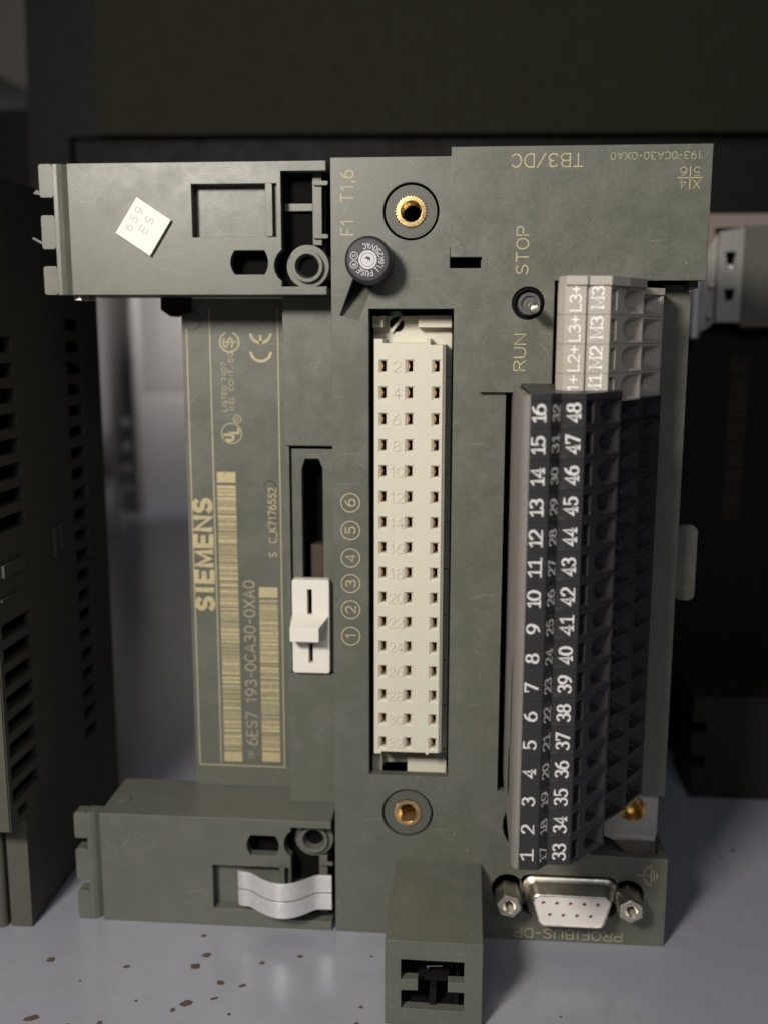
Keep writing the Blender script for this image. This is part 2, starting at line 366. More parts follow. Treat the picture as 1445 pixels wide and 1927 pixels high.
# pale box and perforated upright far behind, seen through the gap beside the label plate
pb = obj('pale_box', MB().prism(rrect(-236, ZS+0.1, -150, -40, 1.5), 540, 580), M['pale_box'])
tag(pb, 'pale box standing far back, seen in the gap left of the lettered plate', 'box')
mb = MB(); holes = [circ(-228, z, 4.0, 20) for z in (-56, -73, -88, -102)]
mb.prism(rect(-240, ZS+.1, -219, 60), 505, 507, [h for h in holes])
mb.prism(rect(-219, ZS+.1, -217, 60), 495, 507)
up = thing('perforated_upright', 'grey metal upright with a column of round holes, far behind the gap', 'rack upright', (-228, 506, ZS))
obj('upright_web', mb, M['wall'], up)
mb = MB()
for h in (-56, -73, -88, -102): mb.lathe(-228, h, [(3.6, 506.5), (2.6, 501), (0.6, 499.5)], 16, (False, True))
obj('rivet_row', mb, metal('rivet_metal', (0.9, 0.88, 0.88), 0.4), up)['kind'] = 'stuff'
mb = MB()
loops = []
for z, r in ((ZS+.05, 6), (ZS+3, 6.5), (-92, 6.5), (-86, 3), (-84, 2.4)):
    loops.append([(-212+r*math.cos(2*math.pi*i/24), 420+r*math.sin(2*math.pi*i/24), z) for i in range(24)])
mb.loft(loops)
tag(obj('metal_canister', mb, metal('canister_metal', (0.95, 0.93, 0.95), 0.5), None, True), 'small shiny metal canister standing on the shelf behind the gap', 'canister')

# dark equipment case above and behind
t = thing('equipment_case', 'large dark olive equipment case lying across behind the top of the terminal module', 'equipment case', (12, 220, 47))
mb = MB()
mb.prism([(-127.5, 79), (237, 76), (237, 219), (-124, 219)], 190, 300)
obj('case_body', mb, M['housing_dark'], t)
mb = MB(); mb.prism([(-139, 47), (237, 50), (237, 75.9), (-139, 78.9)], 198, 295)
obj('case_base', mb, M['black'], t)
mb = MB(); mb.prism([(-156, 47), (-139.2, 47), (-139.2, 79), (-127.7, 79), (-127.7, 219), (-151, 219)], 193, 295)
obj('side_cheek', mb, M['black'], t)
# rack post that carries it, behind the vented module
tag(obj('rack_post', MB().box(-192, -148, 196, 206, ZS+.05, 46.8), M['black']), 'black post standing behind the vented module, under the equipment case', 'rack post')
# blurred grey cabinet at the upper left
t = thing('grey_cabinet', 'out of focus grey cabinet at the upper left with a slanting lower edge', 'cabinet', (-230, 330, 116))
mb = MB(); mb.prism([(-340, 190), (-200, 121), (-200, 290), (-340, 290)], 310, 360); obj('cabinet_side', mb, paint('cabinet_paint', (0.085, 0.078, 0.068)), t)
mb = MB(); mb.prism([(-199.8, 120.5), (-186, 116), (-185, 132), (-189, 142), (-192, 290), (-199.8, 290)], 313, 360); obj('cabinet_edge', mb, paint('dark_cabinet_paint', (0.05, 0.045, 0.042)), t)
tag(obj('cabinet_stand', MB().box(-245, -205, 315, 325, ZS+.05, 115.5), M['black']), 'black stand carrying the out of focus grey cabinet', 'stand')

# ------------------------------------------------------------------ left vented module
vm = thing('vented_module', 'dark upright module with rows of ventilation slots in its side, at the left edge', 'electronic module', (-105, 20, ZS))
VH = plastic('vented_module_plastic', (0.085, 0.085, 0.068), (0.16, 0.16, 0.13), dust=0.2, rough=0.55, spec=0.15)
X0 = -80.0
side_slots = []
for i in range(8): side_slots.append((3.9-5.02*i-1.5, 3.9-5.02*i+1.5, -9.3, 3.2+0.2*i))
for i in range(8): side_slots.append((-52.5-4.95*i-1.5, -52.5-4.95*i+1.5, -8.9, 4.4))
side_slots.append((-92.6, -90.6, -7.0, -2.0))
YZ = lambda p, w: (w, p[0], p[1])
mb = MB(); holes = []
for z0, z1, y0, y1 in side_slots: holes.append([(y0, z0), (y1, z0), (y1, z1), (y0, z1)])
for i in range(21): holes.append(rect(31, 8-4.9*i-1.3, 40, 8-4.9*i+1.3))
mb.prism([(-10.5, -94), (-2.2, -94), (-2.2, ZS+.05), (52, ZS+.05), (52, 36), (-10.5, 36)], X0, X0-2, holes, mp=YZ)
obj('side_wall', mb, VH, vm)
mb = MB().box(-150, -82.2, -10.5, 52, -94, 36); mb.box(-150, -82.2, -2.2, 52, ZS+.05, -94.1)
obj('casing', mb, VH, vm)
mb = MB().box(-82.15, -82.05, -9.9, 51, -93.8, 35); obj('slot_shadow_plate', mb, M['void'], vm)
mb = MB(); mb.prism([(-84.5, ZS+.1), (-79.9, ZS+.1), (-79.9, -94.2), (-84.5, -94.2)], -4.0, -2.1); obj('foot_panel', mb, VH, vm)
mb = MB(); pr = [(-86.6+1.3*math.cos(a), -3.4+1.5*math.sin(a)) for a in [math.pi*2*i/16 for i in range(16)]]
mb.prism(pr, ZS+.1, -94.3, mp=XY); obj('foot_ridge', mb, VH, vm, True)
mb = MB(); mb.box(-79.99, -79.2, -8, 2, -41.5, -39); mb.box(-79.99, -79.4, 18, 20.3, -43, -36.2); mb.box(-79.99, -79.4, 21.5, 23.5, -42, -36)
mb.box(-79.99, -79.5, -9, -2, -46.2, -45.6)
obj('latch', mb, VH, vm)
mb = MB(); mb.box(-110, -80.2, -10.9, -10.52, -93.8, 35.6); obj('front_cover', mb, VH, vm)

# ------------------------------------------------------------------ rear module on the right, out of focus
rm = thing('rear_terminal_module', 'dark out of focus module at the right edge, with notched lower leg and metal bracket', 'electronic module', (90, 90, ZS))
DK = plastic('near_black_module_plastic', (0.018, 0.018, 0.015), (0.03, 0.03, 0.026), dust=0.2, rough=0.65, bevel=0, spec=0.15)
mb = MB(); lg = [(73.4, ZS+.05), (130, ZS+.05), (130, -90), (73.4, -90), (73.4, -97.5), (77, -97.5), (77, -100.5), (73.4, -100.5), (73.4, -107), (77, -107), (77, -110), (73.4, -110)]
mb.prism(lg, 71, 92); obj('mounting_leg', mb, DK, rm)
obj('label_plate', MB().box(66, 130, 104, 110, ZS+.1, 7.5), M['black'], rm)
obj('side_frame', MB().box(62, 65.8, 96, 112, ZS+.1, 7.5), M['black'], rm)
mb = MB()
for x in (86, 99.5):
    z = 0
    while z > -48: 
        h = random.uniform(.4, 1.4); mb.box(x, x+5, 103.8, 103.95, z-h, z); z -= h+random.uniform(.4, 1.0)
obj('faint_barcode', mb, M['dim_gold'], rm)['kind'] = 'stuff'
mb = MB(); hl = [[(81.2, 28.6), (84.2, 28.6), (83.6, 25.2), (81.9, 25.2)], [(81.4, 18.6), (84.4, 18.6), (83.8, 15.4), (82.0, 15.4)]]
mb.prism([(79.5, 9.5), (86.2, 9.5), (86.2, 35), (79.5, 34)], 98, 99.2, hl)
mb.prism([(75.0, 6.8), (77.2, 7.5), (79.5, 9.5), (79.5, 34), (77.6, 31), (75.0, 24)], 100.0, 101)
obj('bracket', mb, M['zinc'], rm)
mb = MB(); mb.lathe(76.2, 7, [(0.1, 97)], 4); mb = MB()
lp = [[(73.6+1.5*math.cos(a), 97+1.5*math.sin(a), z) for a in [2*math.pi*i/16 for i in range(16)]] for z in (5.2, 27)]
mb.loft(lp); obj('bracket_rod', mb, M['clip'], rm, True)
obj('bracket_back', MB().box(79.4, 86.3, 103, 104, 8, 35.5), M['void'], rm)
for (x, z) in ((78.2, 19.5), (78.0, 11.2), (83.2, 24.4), (83.3, 14.6)):
    mb = MB(); mb.lathe(x, z, [(0.75, 98.5), (0.6, 97.8), (0.1, 97.5)], 12, (False, True)); obj('rivet', mb, M['steel'], rm, True)
mb = MB(); mb.prism([(86.4, 8.2), (130, 9), (130, 37), (86.4, 35.5)], 98, 103); obj('top_panel', mb, paint('dusty_panel', (0.10, 0.095, 0.08), 0.6), rm)
tag(obj('beige_ledge', MB().box(64, 111, 118, 123, ZS+.05, 40.9), paint('beige_card', (0.24, 0.195, 0.175), 0.8)), 'dusty pink beige board standing behind the metal bracket at the right', 'board')

# ------------------------------------------------------------------ the terminal module
tm = thing('terminal_module', 'upright olive grey fieldbus terminal module with ivory socket strip and numbered terminals', 'electronic module', (0, 10, ZS))
H = M['housing']
# front panel
def zr(*a): return a
outer = [(-15.07, -119.05), (53.3, -119.05), (53.3, -99.6), (37.6, -99.2), (37.6, -86.1), (18.3, -86.1), (18.3, -4.9), (27.0, -4.9), (27.0, 16.4), (53.6, 16.4), (53.6, 38.45), (-15.07, 38.45)]
fuse_slot = [(-13.45, 9.6), (-9.85, 8.6), (-6.7, 16.5), (-10.6, 17.3)]
socket_hole = rect(-7.97, -83.43, 8.19, 10.84)
dcut = [circ(20.9, -107.6, 3.3, 24), circ(45.5, -107.9, 3.3, 24)]
pan_holes = [socket_hole, circ(0, 28.65, 5.25, 48), circ(0, -91.65, 5.25, 48), fuse_slot, rect(7.3, 18.3, 13.1, 22), circ(22.0, 11.8, 3.3, 32),
             rrect(23.4, -113.2, 43.4, -104.2, 2.0)] + dcut
pan_holes.append([(20.9, -89.2), (20.2, -90.6), (19.7, -92.2), (19.55, -93.8), (19.9, -95.4), (20.6, -96.9), (21.6, -98.1), (23, -98.4), (23.4, -89)])
fp = obj('front_panel', MB().prism(outer, 0, 2.2, pan_holes), H, tm)
# flanks of the body and the dark inside
mb = MB(); mb.box(-15.07, -13.6, 2.25, 40, -119.05, 38.45); mb.box(52, 53.6, 2.25, 40, 14.6, 38.45); mb.box(51.8, 53.3, 2.25, 40, -119.05, -99.7)
mb.box(-13.55, 51.95, 2.25, 40, 36.9, 38.4); mb.box(-13.55, 51.75, 2.25, 40, -119.0, -117.6)
obj('body_flank', mb, H, tm)
obj('body_back', MB().box(-15.0, 53.2, 40.1, 41.5, -119, 38.4), H, tm)
obj('interior_shade', MB().box(-13.5, 47, 16.0, 39.5, -117.5, 36.5), M['void'], tm)  # black filler added to block light behind the openings
# floor under the round cut-outs
# upper housing
hz = [(7.4, 39.85), (7.4, 20.25), (13.25, 20.25), (13.25, -4.75), (26.75, -4.75), (26.75, 15.9), (54.25, 15.9), (54.25, 39.85)]
hs = obj('upper_housing', MB().prism(hz, -1.25, -0.02, [circ(22.0, 11.8, 3.05, 40)]), H, tm)
# cover block lies deeper at the right: flank of the housing
obj('housing_flank', MB().box(53.65, 54.2, 0.02, 22, 16.0, 39.8), H, tm)
# right side plate
mb = MB(); mb.prism([(47.75, 14.3), (47.75, -88.0), (53.0, -88.3), (53.0, 12.5), (52.2, 15.4), (47.75, 15.4)], 5, 7); mb.box(51.2, 52.9, 7.02, 39, -88.2, 14)
obj('side_plate', mb, H, tm)
mb = MB(); mb.prism(rrect(54.0, -47.6, 57.9, -32.0, 1.3), 10.2, 12); mb.box(52.95, 54.2, 10.4, 11.8, -46.8, -33)
obj('side_tab', mb, H, tm)
# earthing plate with screw behind the cut-out at the lower right
mb = MB(); mb.prism(rrect(40, -98.3, 52.2, -88.0, .8), 7.2, 8.4, [circ(47.0, -92.3, 2.75, 36)]); 
ep = obj('earth_plate', mb, plastic('pale_grey_plate', (0.42, 0.40, 0.36), (0.5, 0.48, 0.45), dust=.2, bevel=.3), tm)
mb = MB(); mb.add([(40, 7.1, -98.0), (52.0, 7.1, -98.0), (51.6, 6.3, -98.9), (51.4, 2.4, -99.9), (45.4, 2.4, -99.9), (43, 6.2, -98.9)], [[0, 1, 2, 5], [5, 2, 3, 4]])
mb.box(37.6, 51.0, 2.4, 12, -100.6, -100.2)
obj('earth_lip', mb, M['zinc'], ep)
mb = MB(); mb.lathe(47.0, -92.3, [(2.8, 7.6), (2.75, 6.9), (2.5, 6.8), (2.3, 7.1), (2.42, 7.4), (2.22, 7.7), (2.36, 8.0), (2.15, 8.3), (2.3, 8.6), (2.1, 9), (2.1, 11)], 36, (False, True))
obj('screw', mb, M['brass'], ep, True)
# threaded inserts
def insert(cz, dy):
    mb = MB(); mb.lathe(0, cz, [(4.8, 2.4), (4.8, 0.3), (2.95, 0.3)], 56)
    o = obj('insert_boss', mb, plastic('insert_boss_plastic', (0.088, 0.092, 0.078), (.2, .2, .18), bevel=0, dust=.25), tm)
    mb = MB(); mb.lathe(0, cz, [(2.95, 0.4), (2.95, 0.0), (2.0, -0.02), (1.85, 0.25)], 64, gear=(2.9, 0.22))
    mb2 = [(1.85, 0.25)]
    y = 0.3
    while y < 7: mb2 += [(1.78, y+.25), (1.95, y+.5)]; y += .5
    mb.lathe(0, cz, mb2, 64)
    b = obj('threaded_insert', mb, M['brass'], o)
    obj('bore_end', MB().lathe(0, cz, [(1.95, 7.2), (0.05, 7.3)], 24), M['void'], o)
insert(28.65, 0); insert(-91.65, 0)
obj('insert_boss', MB().lathe(24.6, -93.8, [(4.9, 2.6), (4.6, 2.2), (0.2, 2.2)], 32), M['black'], tm)
# ------------------------------------------------ fuse holder
mb = MB(); mb.add([(-13.45, 1.0, 9.6), (-9.85, 1.0, 8.6), (-6.6, 6, 16.6), (-10.7, 6, 17.4)], [[0, 1, 2, 3]]); obj('slot_floor', mb, H, fp)
fc = obj('fuse_cap', MB().lathe(-7.45, 19.45, [(4.3, -0.02), (4.35, -5.6), (4.15, -6.4), (3.75, -6.75), (0.05, -6.8)], 56), M['cap'], tm, True)
mb = MB(); cx, cz, yy = -7.45, 19.45, -6.84
ring(mb, cx, cz, 1.28, 1.68, yy); ring(mb, cx, cz, 0.0, 1.18, yy)
word = 'FUSE T1,6A250VAC'
angs = [-75, -93, -111, -130, None, -47, -32, -22, -10, 4, 21, 38, 54, 71, 87, 104]
for ch, a in zip(word, angs):
    if a is None: continue
    a = math.radians(a); d = Vector((math.cos(a), 0, math.sin(a))); uu = Vector((-math.sin(a), 0, math.cos(a)))
    if a < math.radians(-60): uu, d2 = -uu, d
    else: d2 = -d
    put_text(mb, ch, Vector((cx, yy, cz))+d*2.45, 0.5 if ch not in '1,' else 0.22, .95, uu, d2, 0.0, .9)
for zz in (20.15, 18.6):
    ring(mb, cx-2.5, zz, 0.6, 0.72, yy, 24); 
put_text(mb, 'UL', (cx-2.5, yy, 18.6), 0.55, 0.6, (0, 0, 1), (-1, 0, 0), 0, .9); put_text(mb, 'S', (cx-2.5, yy, 20.15), 0.45, 0.6, (0, 0, 1), (-1, 0, 0), 0, .9)
obj('lettering', mb, M['cap_print'], fc)
mb = MB(); mb.add([(cx-.65, yy-.03, cz+.1), (cx-.2, yy-.03, cz+.62), (cx+.5, yy-.03, cz+.4), (cx+.45, yy-.03, cz-.45), (cx+.25, yy-.03, cz+.05), (cx-.0, yy-.03, cz-.15), (cx-.1, yy-.03, cz+.22), (cx-.35, yy-.03, cz+.18)], [[0, 1, 2, 3, 4, 5, 6, 7]])
mb.lathe(cx-.15, cz-.55, [(.1, yy-.03), (.01, yy-.03)], 10)
obj('emblem', mb, M['cap'], fc)
# ------------------------------------------------ toggle switch
ts = obj('toggle_switch', MB().lathe(22.05, 11.7, [(2.95, 3), (2.95, -0.9), (2.5, -1.35), (2.45, -0.2), (2.1, -0.2)], 40), M['black'], tm, True)
mb = MB(); mb.lathe(22.2, 11.65, [(2.2, -0.1), (2.15, -1.7), (1.9, -2.0), (1.55, -1.95), (1.45, -1.3), (0.05, -1.2)], 36, (False, True)); obj('collar', mb, plastic('grey_collar', (0.09, 0.09, 0.095), (.15, .15, .15), bevel=.1), ts, True)
mb = MB(); loops = []
for t_, r in ((0, .9), (.3, .9), (.62, 1.0), (.8, 1.1), (.92, 1.0), (.98, .7), (1.0, .2)):
    c = Vector((22.2, 0, 11.6)).lerp(Vector((22.75, -8.6, 10.7)), t_)
    loops.append([(c.x+r*math.cos(2*math.pi*i/24), c.y, c.z+r*math.sin(2*math.pi*i/24)) for i in range(24)])
mb.loft(loops); obj('lever', mb, M['steel'], ts, True)
# ------------------------------------------------ front panel and housing lettering
G = M['gold_print']; GW = M['gold_worn']
label_text('F1  T1,6', (-11.95, 0, 30.3), 11.6, 2.3, 'up', GW, fp, bold=.7)
label_text('TB3/DC', (24.8, -1.25, 37.3), 12.8, 2.25, 'flip', G, hs)
label_text('193-0CA30-0XA0', (44.25, -1.25, 37.9), 16.2, 1.25, 'flip', GW, hs)
mb = MB(); put_text(mb, 'X', (51.6, -1.25, 32.9), 1.2, 1.5, (-1, 0, 0), (0, 0, -1), .05); put_text(mb, '4', (49.2, -1.25, 32.9), 1.1, 1.5, (-1, 0, 0), (0, 0, -1), .05)
put_text(mb, '5', (51.6, -1.25, 35.1), 1.1, 1.5, (-1, 0, 0), (0, 0, -1), .05); put_text(mb, '6', (49.2, -1.25, 35.1), 1.1, 1.5, (-1, 0, 0), (0, 0, -1), .05)
mb.add([(48.2, -1.3, 33.9), (52.6, -1.3, 33.9), (52.6, -1.3, 34.1), (48.2, -1.3, 34.1)], [[0, 1, 2, 3]]); mb.add([(50.3, -1.3, 32.0), (50.5, -1.3, 32.0), (50.5, -1.3, 36.0), (50.3, -1.3, 36.0)], [[0, 1, 2, 3]])
obj('lettering', mb, GW, hs)
label_text('STOP', (20.7, -1.25, 21.4), 8.5, 2.15, 'up', G, hs)
label_text('RUN', (20.65, -1.25, 2.75), 6.7, 2.15, 'up', G, hs)
for i, z in enumerate((-53.9, -48.37, -42.99, -37.78, -32.18, -26.63)):
    mb = MB(); put_text(mb, str(i+1), (-11.6, 0, z), .8 if i == 0 else 1.35, 1.9, (0, 0, 1), (-1, 0, 0), .05, .75)
    ring(mb, -11.6, z, 1.75, 1.95, -.05, 40); obj('circled_number', mb, G, fp)
label_text('PROFIBUS-DP', (33.6, 0, -117.4), 22.2, 2.0, 'flip', GW, fp)
mb = MB(); cx, cz = 49.9, -103.3
ring(mb, 50.9, cz, 2.25, 2.45, -.05, 24, math.radians(105), math.radians(255))
def bar(mb, x0, z0, x1, z1, y=-.05): mb.add([(x0, y, z0), (x1, y, z0), (x1, y, z1), (x0, y, z1)], [[0, 1, 2, 3]])
bar(mb, 47.2, cz-.09, 50.0, cz+.09); bar(mb, 50.0, cz-1.6, 50.2, cz+1.6); bar(mb, 50.55, cz-1.1, 50.75, cz+1.1); bar(mb, 51.1, cz-.6, 51.3, cz+.6)
obj('earth_symbol', mb, GW, fp)

# ------------------------------------------------ ivory socket connector
PIT = 5.08; YC = -0.4
sc = obj('socket_strip', (lambda mb: mb)(MB().prism([(-7.75, 9.6), (-7.75, -84.9), (-5.6, -84.9), (-5.6, -84.2), (-.5, -84.0), (-.5, -85.1), (7.75, -85.1), (7.75, 9.75)], 8.3, 13)), M['ivory'], tm)
for q in ((-7.7, -5.6, 5.5, 8.28, 7.4, 9.55), (1.2, 7.7, 5.8, 8.28, 7.4, 9.7), (-7.7, -5.7, 5.5, 8.28, -84.9, -81.5), (-.4, 7.7, 5.6, 8.28, -85.0, -82.0)):
    obj('end_lug', MB().box(*q), M['ivory'], sc)
mb = MB(); zt, zb = 4.1, -78.1
outer = [(-6.85, zb-.5), (-5.4, zb-.5), (-5.4, zb), (3.6, zb), (3.6, zb-.4), (4.2, zb-.4), (4.2, zb), (6.2, zb), (6.2, zt), (3.8, zt), (3.8, zt+1.1), (2.9, zt+1.1), (2.9, zt+.3), (-5.2, zt+.3), (-5.2, zt+1.1), (-6.85, zt+1.1)]
holes = []; cells = []
for i in range(16):
    for k in range(3):
        x = (k-1)*PIT; z = -i*PIT
        holes.append(rect(x-.95, z-1.35, x+.85, z+1.3)); cells.append((x, z))
mb.cap([outer]+holes, YC); mb.walls(outer, YC, 8.2)
mb.add([(6.2, YC, zb), (6.2, YC, zt), (6.75, YC+.7, zt), (6.75, YC+.7, zb)], [[0, 1, 2, 3]]); mb.add([(6.75, YC+.7, zb), (6.75, YC+.7, zt), (6.75, 8.2, zt), (6.75, 8.2, zb)], [[0, 1, 2, 3]])
mb.add([(6.2, YC, zt), (6.75, YC+.7, zt), (6.75, 8.2, zt), (6.2, 8.2, zt)], [[0, 1, 2, 3]])
for x, z in cells:
    a = [(p[0], YC, p[1]) for p in rect(x-.95, z-1.35, x+.85, z+1.3)]
    b = [(p[0], YC+.55, p[1]) for p in rect(x-.42, z-1.0, x+.5, z+1.0)]
    c = [(p[0], YC+3.2, p[1]) for p in rect(x-.42, z-1.0, x+.5, z+1.0)]
    mb.loft([a, b, c], (False, False))
sb = obj('socket_block', mb, M['ivory'], sc)
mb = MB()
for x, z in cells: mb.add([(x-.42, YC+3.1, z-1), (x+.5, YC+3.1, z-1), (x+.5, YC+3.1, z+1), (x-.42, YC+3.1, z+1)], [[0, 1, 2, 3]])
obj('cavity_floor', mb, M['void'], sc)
ct = None
cz0 = cells[0]
mb = MB(); x, z = cz0
prof = [(-.85, 2.6), (-.7, .9), (0, .62), (.7, .9), (.85, 2.6)]
mb.loft([[(x-.40, YC+y+.1, z+zz), (x-.40+(.30 if abs(zz) < .1 else .12), YC+y, z+zz)] for zz, y in prof], (False, False))
mb = MB(); k = [(x-.41, z-.8, 1.0), (x-.41, z+.8, 1.0), (x-.05, z+.0, .75)]
mb.loft([[(x-.41, YC+.7, z-.75), (x-.2, YC+.7, z-.55), (x-.08, YC+.65, z), (x-.2, YC+.7, z+.55), (x-.41, YC+.7, z+.75)], [(x-.41, YC+3, z-.75), (x-.2, YC+3, z-.55), (x-.08, YC+3, z), (x-.2, YC+3, z+.55), (x-.41, YC+3, z+.75)]])
c0 = obj('contact', mb, M['copper'], sc)
for x, z in cells[1:]: dup(c0, sc, (x-cz0[0], 0, z-cz0[1]))
for i in range(16):
    mb = MB(); s = str(2*(i+1)); put_text(mb, s, (-2.55, YC, -i*PIT), 1.4 if len(s) == 1 else 2.7, 1.95, (1, 0, 0), (0, 0, 1), 0.0, .75, .09)
    obj('embossed_number', mb, M['ivory'], sc)
mb = MB(); mb.lathe(-3.15, 8.0, [(1.45, 8.2), (1.4, 8.22), (.01, 8.22)], 24); 
obj('screw_hole', mb, M['void'], sc)
mb = MB(); d = Vector((math.cos(math.radians(52)), 0, math.sin(math.radians(52)))); q = Vector((-d.z, 0, d.x))
c = Vector((-3.1, 7.6, 8.0)); mb.loft([[tuple(c+d*s_*1.9+q*w+Vector((0, h, 0))) for w, h in ((-.3, .4), (-.3, -.1), (.3, -.1), (.3, .4))] for s_ in (-1, 1)]); obj('screw_bar', mb, M['ivory'], sc)
# moulding seams on the flank of the block
mb = MB()
for i in range(9): mb.box(6.74, 7.6, 3.5+.02*i, 3.8, -2-9.6*i-.12, -2-9.6*i)
obj('flank_seam', mb, M['black'], sc)
obj('circuit_board', MB().box(-7.9, 8.1, 13.2, 14.4, -83.3, 10.7), M['pcb'], tm)
obj('label_sliver', MB().box(-7.95, -6.9, 9, 9.2, -47, -19), GREY and H, fp)

# ------------------------------------------------ mounting legs
def leg(name, top, z0, z1, open_z, boss_z, pocket, slot, tabs, flip):
    """z0 bottom, z1 top of the leg, open_z = (low, high) of the open end at the right"""
    zo0, zo1 = open_z
    outer = [(-65.6, z0), (-15.95, z0), (-15.95, zo0), (-24.6, zo0), (-24.5, boss_z-3.0)]
    for i in range(7):
        a = math.radians(225-15*i) ; outer.append((-20.6+5.4*math.cos(a), min(zo1-.25+.02*i, boss_z+4.3*math.sin(a))))
    outer += ([(-24.5, boss_z+3.2)] if boss_z+3.2 < zo1-.3 else [])+[(-24.5, zo1), (-15.95, zo1), (-15.95, z1), (-65.6, z1)]
    # an opening rather than an outline step keeps the arms at top and bottom
    px0, pz0, px1, pz1 = pocket
    slot_loop = []
    sx0, sz0, sx1, sz1 = slot
    zc = (sz0+sz1)/2; hh = (sz1-sz0)/2
    for i in range(7):
        t_ = -1+2*i/6; slot_loop.append((sx1-.1-.75*(t_*t_), zc+hh*t_))
    for i in range(7):
        t_ = 1-2*i/6; slot_loop.append((sx0+.1+.85*(t_*t_), zc+hh*t_))
    L = obj(name, MB().prism(outer, 0, 2.4, [rect(px0, pz0, px1, pz1), slot_loop]), H, tm)
    # shell behind the face
    mb = MB(); mb.box(-65.6, -15.95, 2.42, 17.4, z0, z0+1.3); mb.box(-65.6, -15.95, 2.42, 17.4, z1-1.3, z1); mb.box(-65.6, -64.3, 2.42, 17.4, z0+1.32, z1-1.32)
    obj('leg_shell', mb, H, L)
    obj('leg_void', MB().box(-64.2, -16.6, 4.5, 17.3, z0+1.35, z1-1.35), M['void'], L)
    # pocket floor and walls
    mb = MB(); mb.box(px0+.02, px1-.02, 2.6, 3.2, pz0-.4, pz1+.4); obj('pocket_floor', mb, H, L)
    # ledge with tabs at the left end: flat tabs, a hollow, then the face
    mb = MB(); prof = [(-68.5, 0.1), (-67.7, 0.15), (-66.9, .55), (-66.3, 1.15), (-65.62, 1.9), (-65.62, 3.4), (-68.5, 3.4)]
    mb.prism(prof, z0, z1, mp=XY)
    for a, b in tabs: mb.prism(rrect(-71.25, a, -68.52, b, .5, 3), 0.1, 3.3)
    obj('end_tab', mb, H, L)
    # boss with bore
    bz = boss_z
    loops = []
    mb = MB(); prof = [(1.9, 4.4), (2.2, 2.6), (2.35, 2.2), (3.0, 2.2), (3.05, 3.2), (4.1, 3.2), (4.2, 9)]
    mb.lathe(-20.0, bz, prof, 40); obj('boss', mb, H, L)
    obj('bore', MB().lathe(-20.0, bz, [(2.4, 4.2), (.05, 4.3)], 24), M['void'], L)
    # rib cross
    s_ = 1 if not flip else -1
    mb = MB(); zz0 = bz+4*s_; zz1 = (zo1 if s_ > 0 else zo0)
    a, b = sorted((zz0, zz1)); mb.box(-18.95, -17.2, 3.2, 8, a, b)
    mid = bz+11.0*s_; mb.box(-24.4, -18.97, 3.3, 8, mid-.65, mid+.75)
    for hzz in (bz+15.4*s_, bz+5.6*s_): mb.prism(rrect(-18.9, hzz-.42, -15.9, hzz+.42, .4, 3), 2.6, 3.1)
    a, b = sorted((bz-4.0*s_, (zo0 if s_ > 0 else zo1))); mb.box(-20.4, -19.0, 3.2, 8, a, b)
    obj('rib', mb, H, L)
    return L
lu = leg('mounting_leg', True, 13.5, 37.95, (15.0, 36.15), 18.9, (-41.6, 24.2, -25.3, 33.95), (-34.5, 17.25, -27.0, 21.75),
    [(31.75, 37.95), (22.15, 28.5), (13.5, 18.95)], False)
mb = MB(); mb.prism(rrect(-27.4, 24.3, -26.1, 34.0, .3, 3), -.15, 2.5); obj('pocket_ridge', mb, H, lu)
mb = MB(); mb.prism([(-26.0, 24.3), (-24.55, 24.3), (-24.55, 34.0), (-26.0, 34.0)], 1.2, 2.6); obj('pocket_step', mb, H, lu)
mb = MB(); mb.lathe(-59.5, 10, [(1, 1)], 4); mb = MB(); mb.prism(rrect(-66.6, 12.55, -63.6, 13.45, .3, 3), 3, 7); obj('metal_pin', mb, M['steel'], lu)
mb = MB(); mb.prism([(-74.6, 33.2), (-73.9, 33.9), (-71.6, 33.0), (-71.6, 32.5)], 5, 5.6); obj('metal_pin', mb, M['dull_pin'], lu)
mb = MB(); mb.prism([(-75.3, 24.6), (-75.0, 24.9), (-71.4, 23.0), (-71.4, 22.4)], 5, 5.6); obj('metal_pin', mb, M['dull_pin'], lu)
mb = MB(); mb.prism([(-52.5, 13.45), (-46.5, 13.45), (-46.5, 10.4), (-50.5, 9.6), (-52.5, 11)], 14, 20); obj('latch', mb, M['black'], lu)
ll = leg('mounting_leg', False, -119.05, -94.4, (-117.1, -95.9), -99.7, (-41.4, -115.2, -25.0, -105.1), (-34.0, -102.6, -26.9, -98.0),
    [(-100.3, -94.5), (-110.0, -102.8), (-119.05, -112.5)], True)
mb = MB(); mb.box(-27.0, -25.9, -.1, 2.5, -110, -105.2); obj('pocket_ridge', mb, H, ll)
mb = MB(); mb.lathe(0, 0, [(1, 1)], 4); mb = MB()
loops = [[(-62.6+1.6*math.cos(a), 7.2+1.6*math.sin(a), z) for a in [2*math.pi*i/20 for i in range(20)]] for z in (-94.38, -94.2)]
mb.loft(loops); obj('moulding_mark', mb, H, ll)
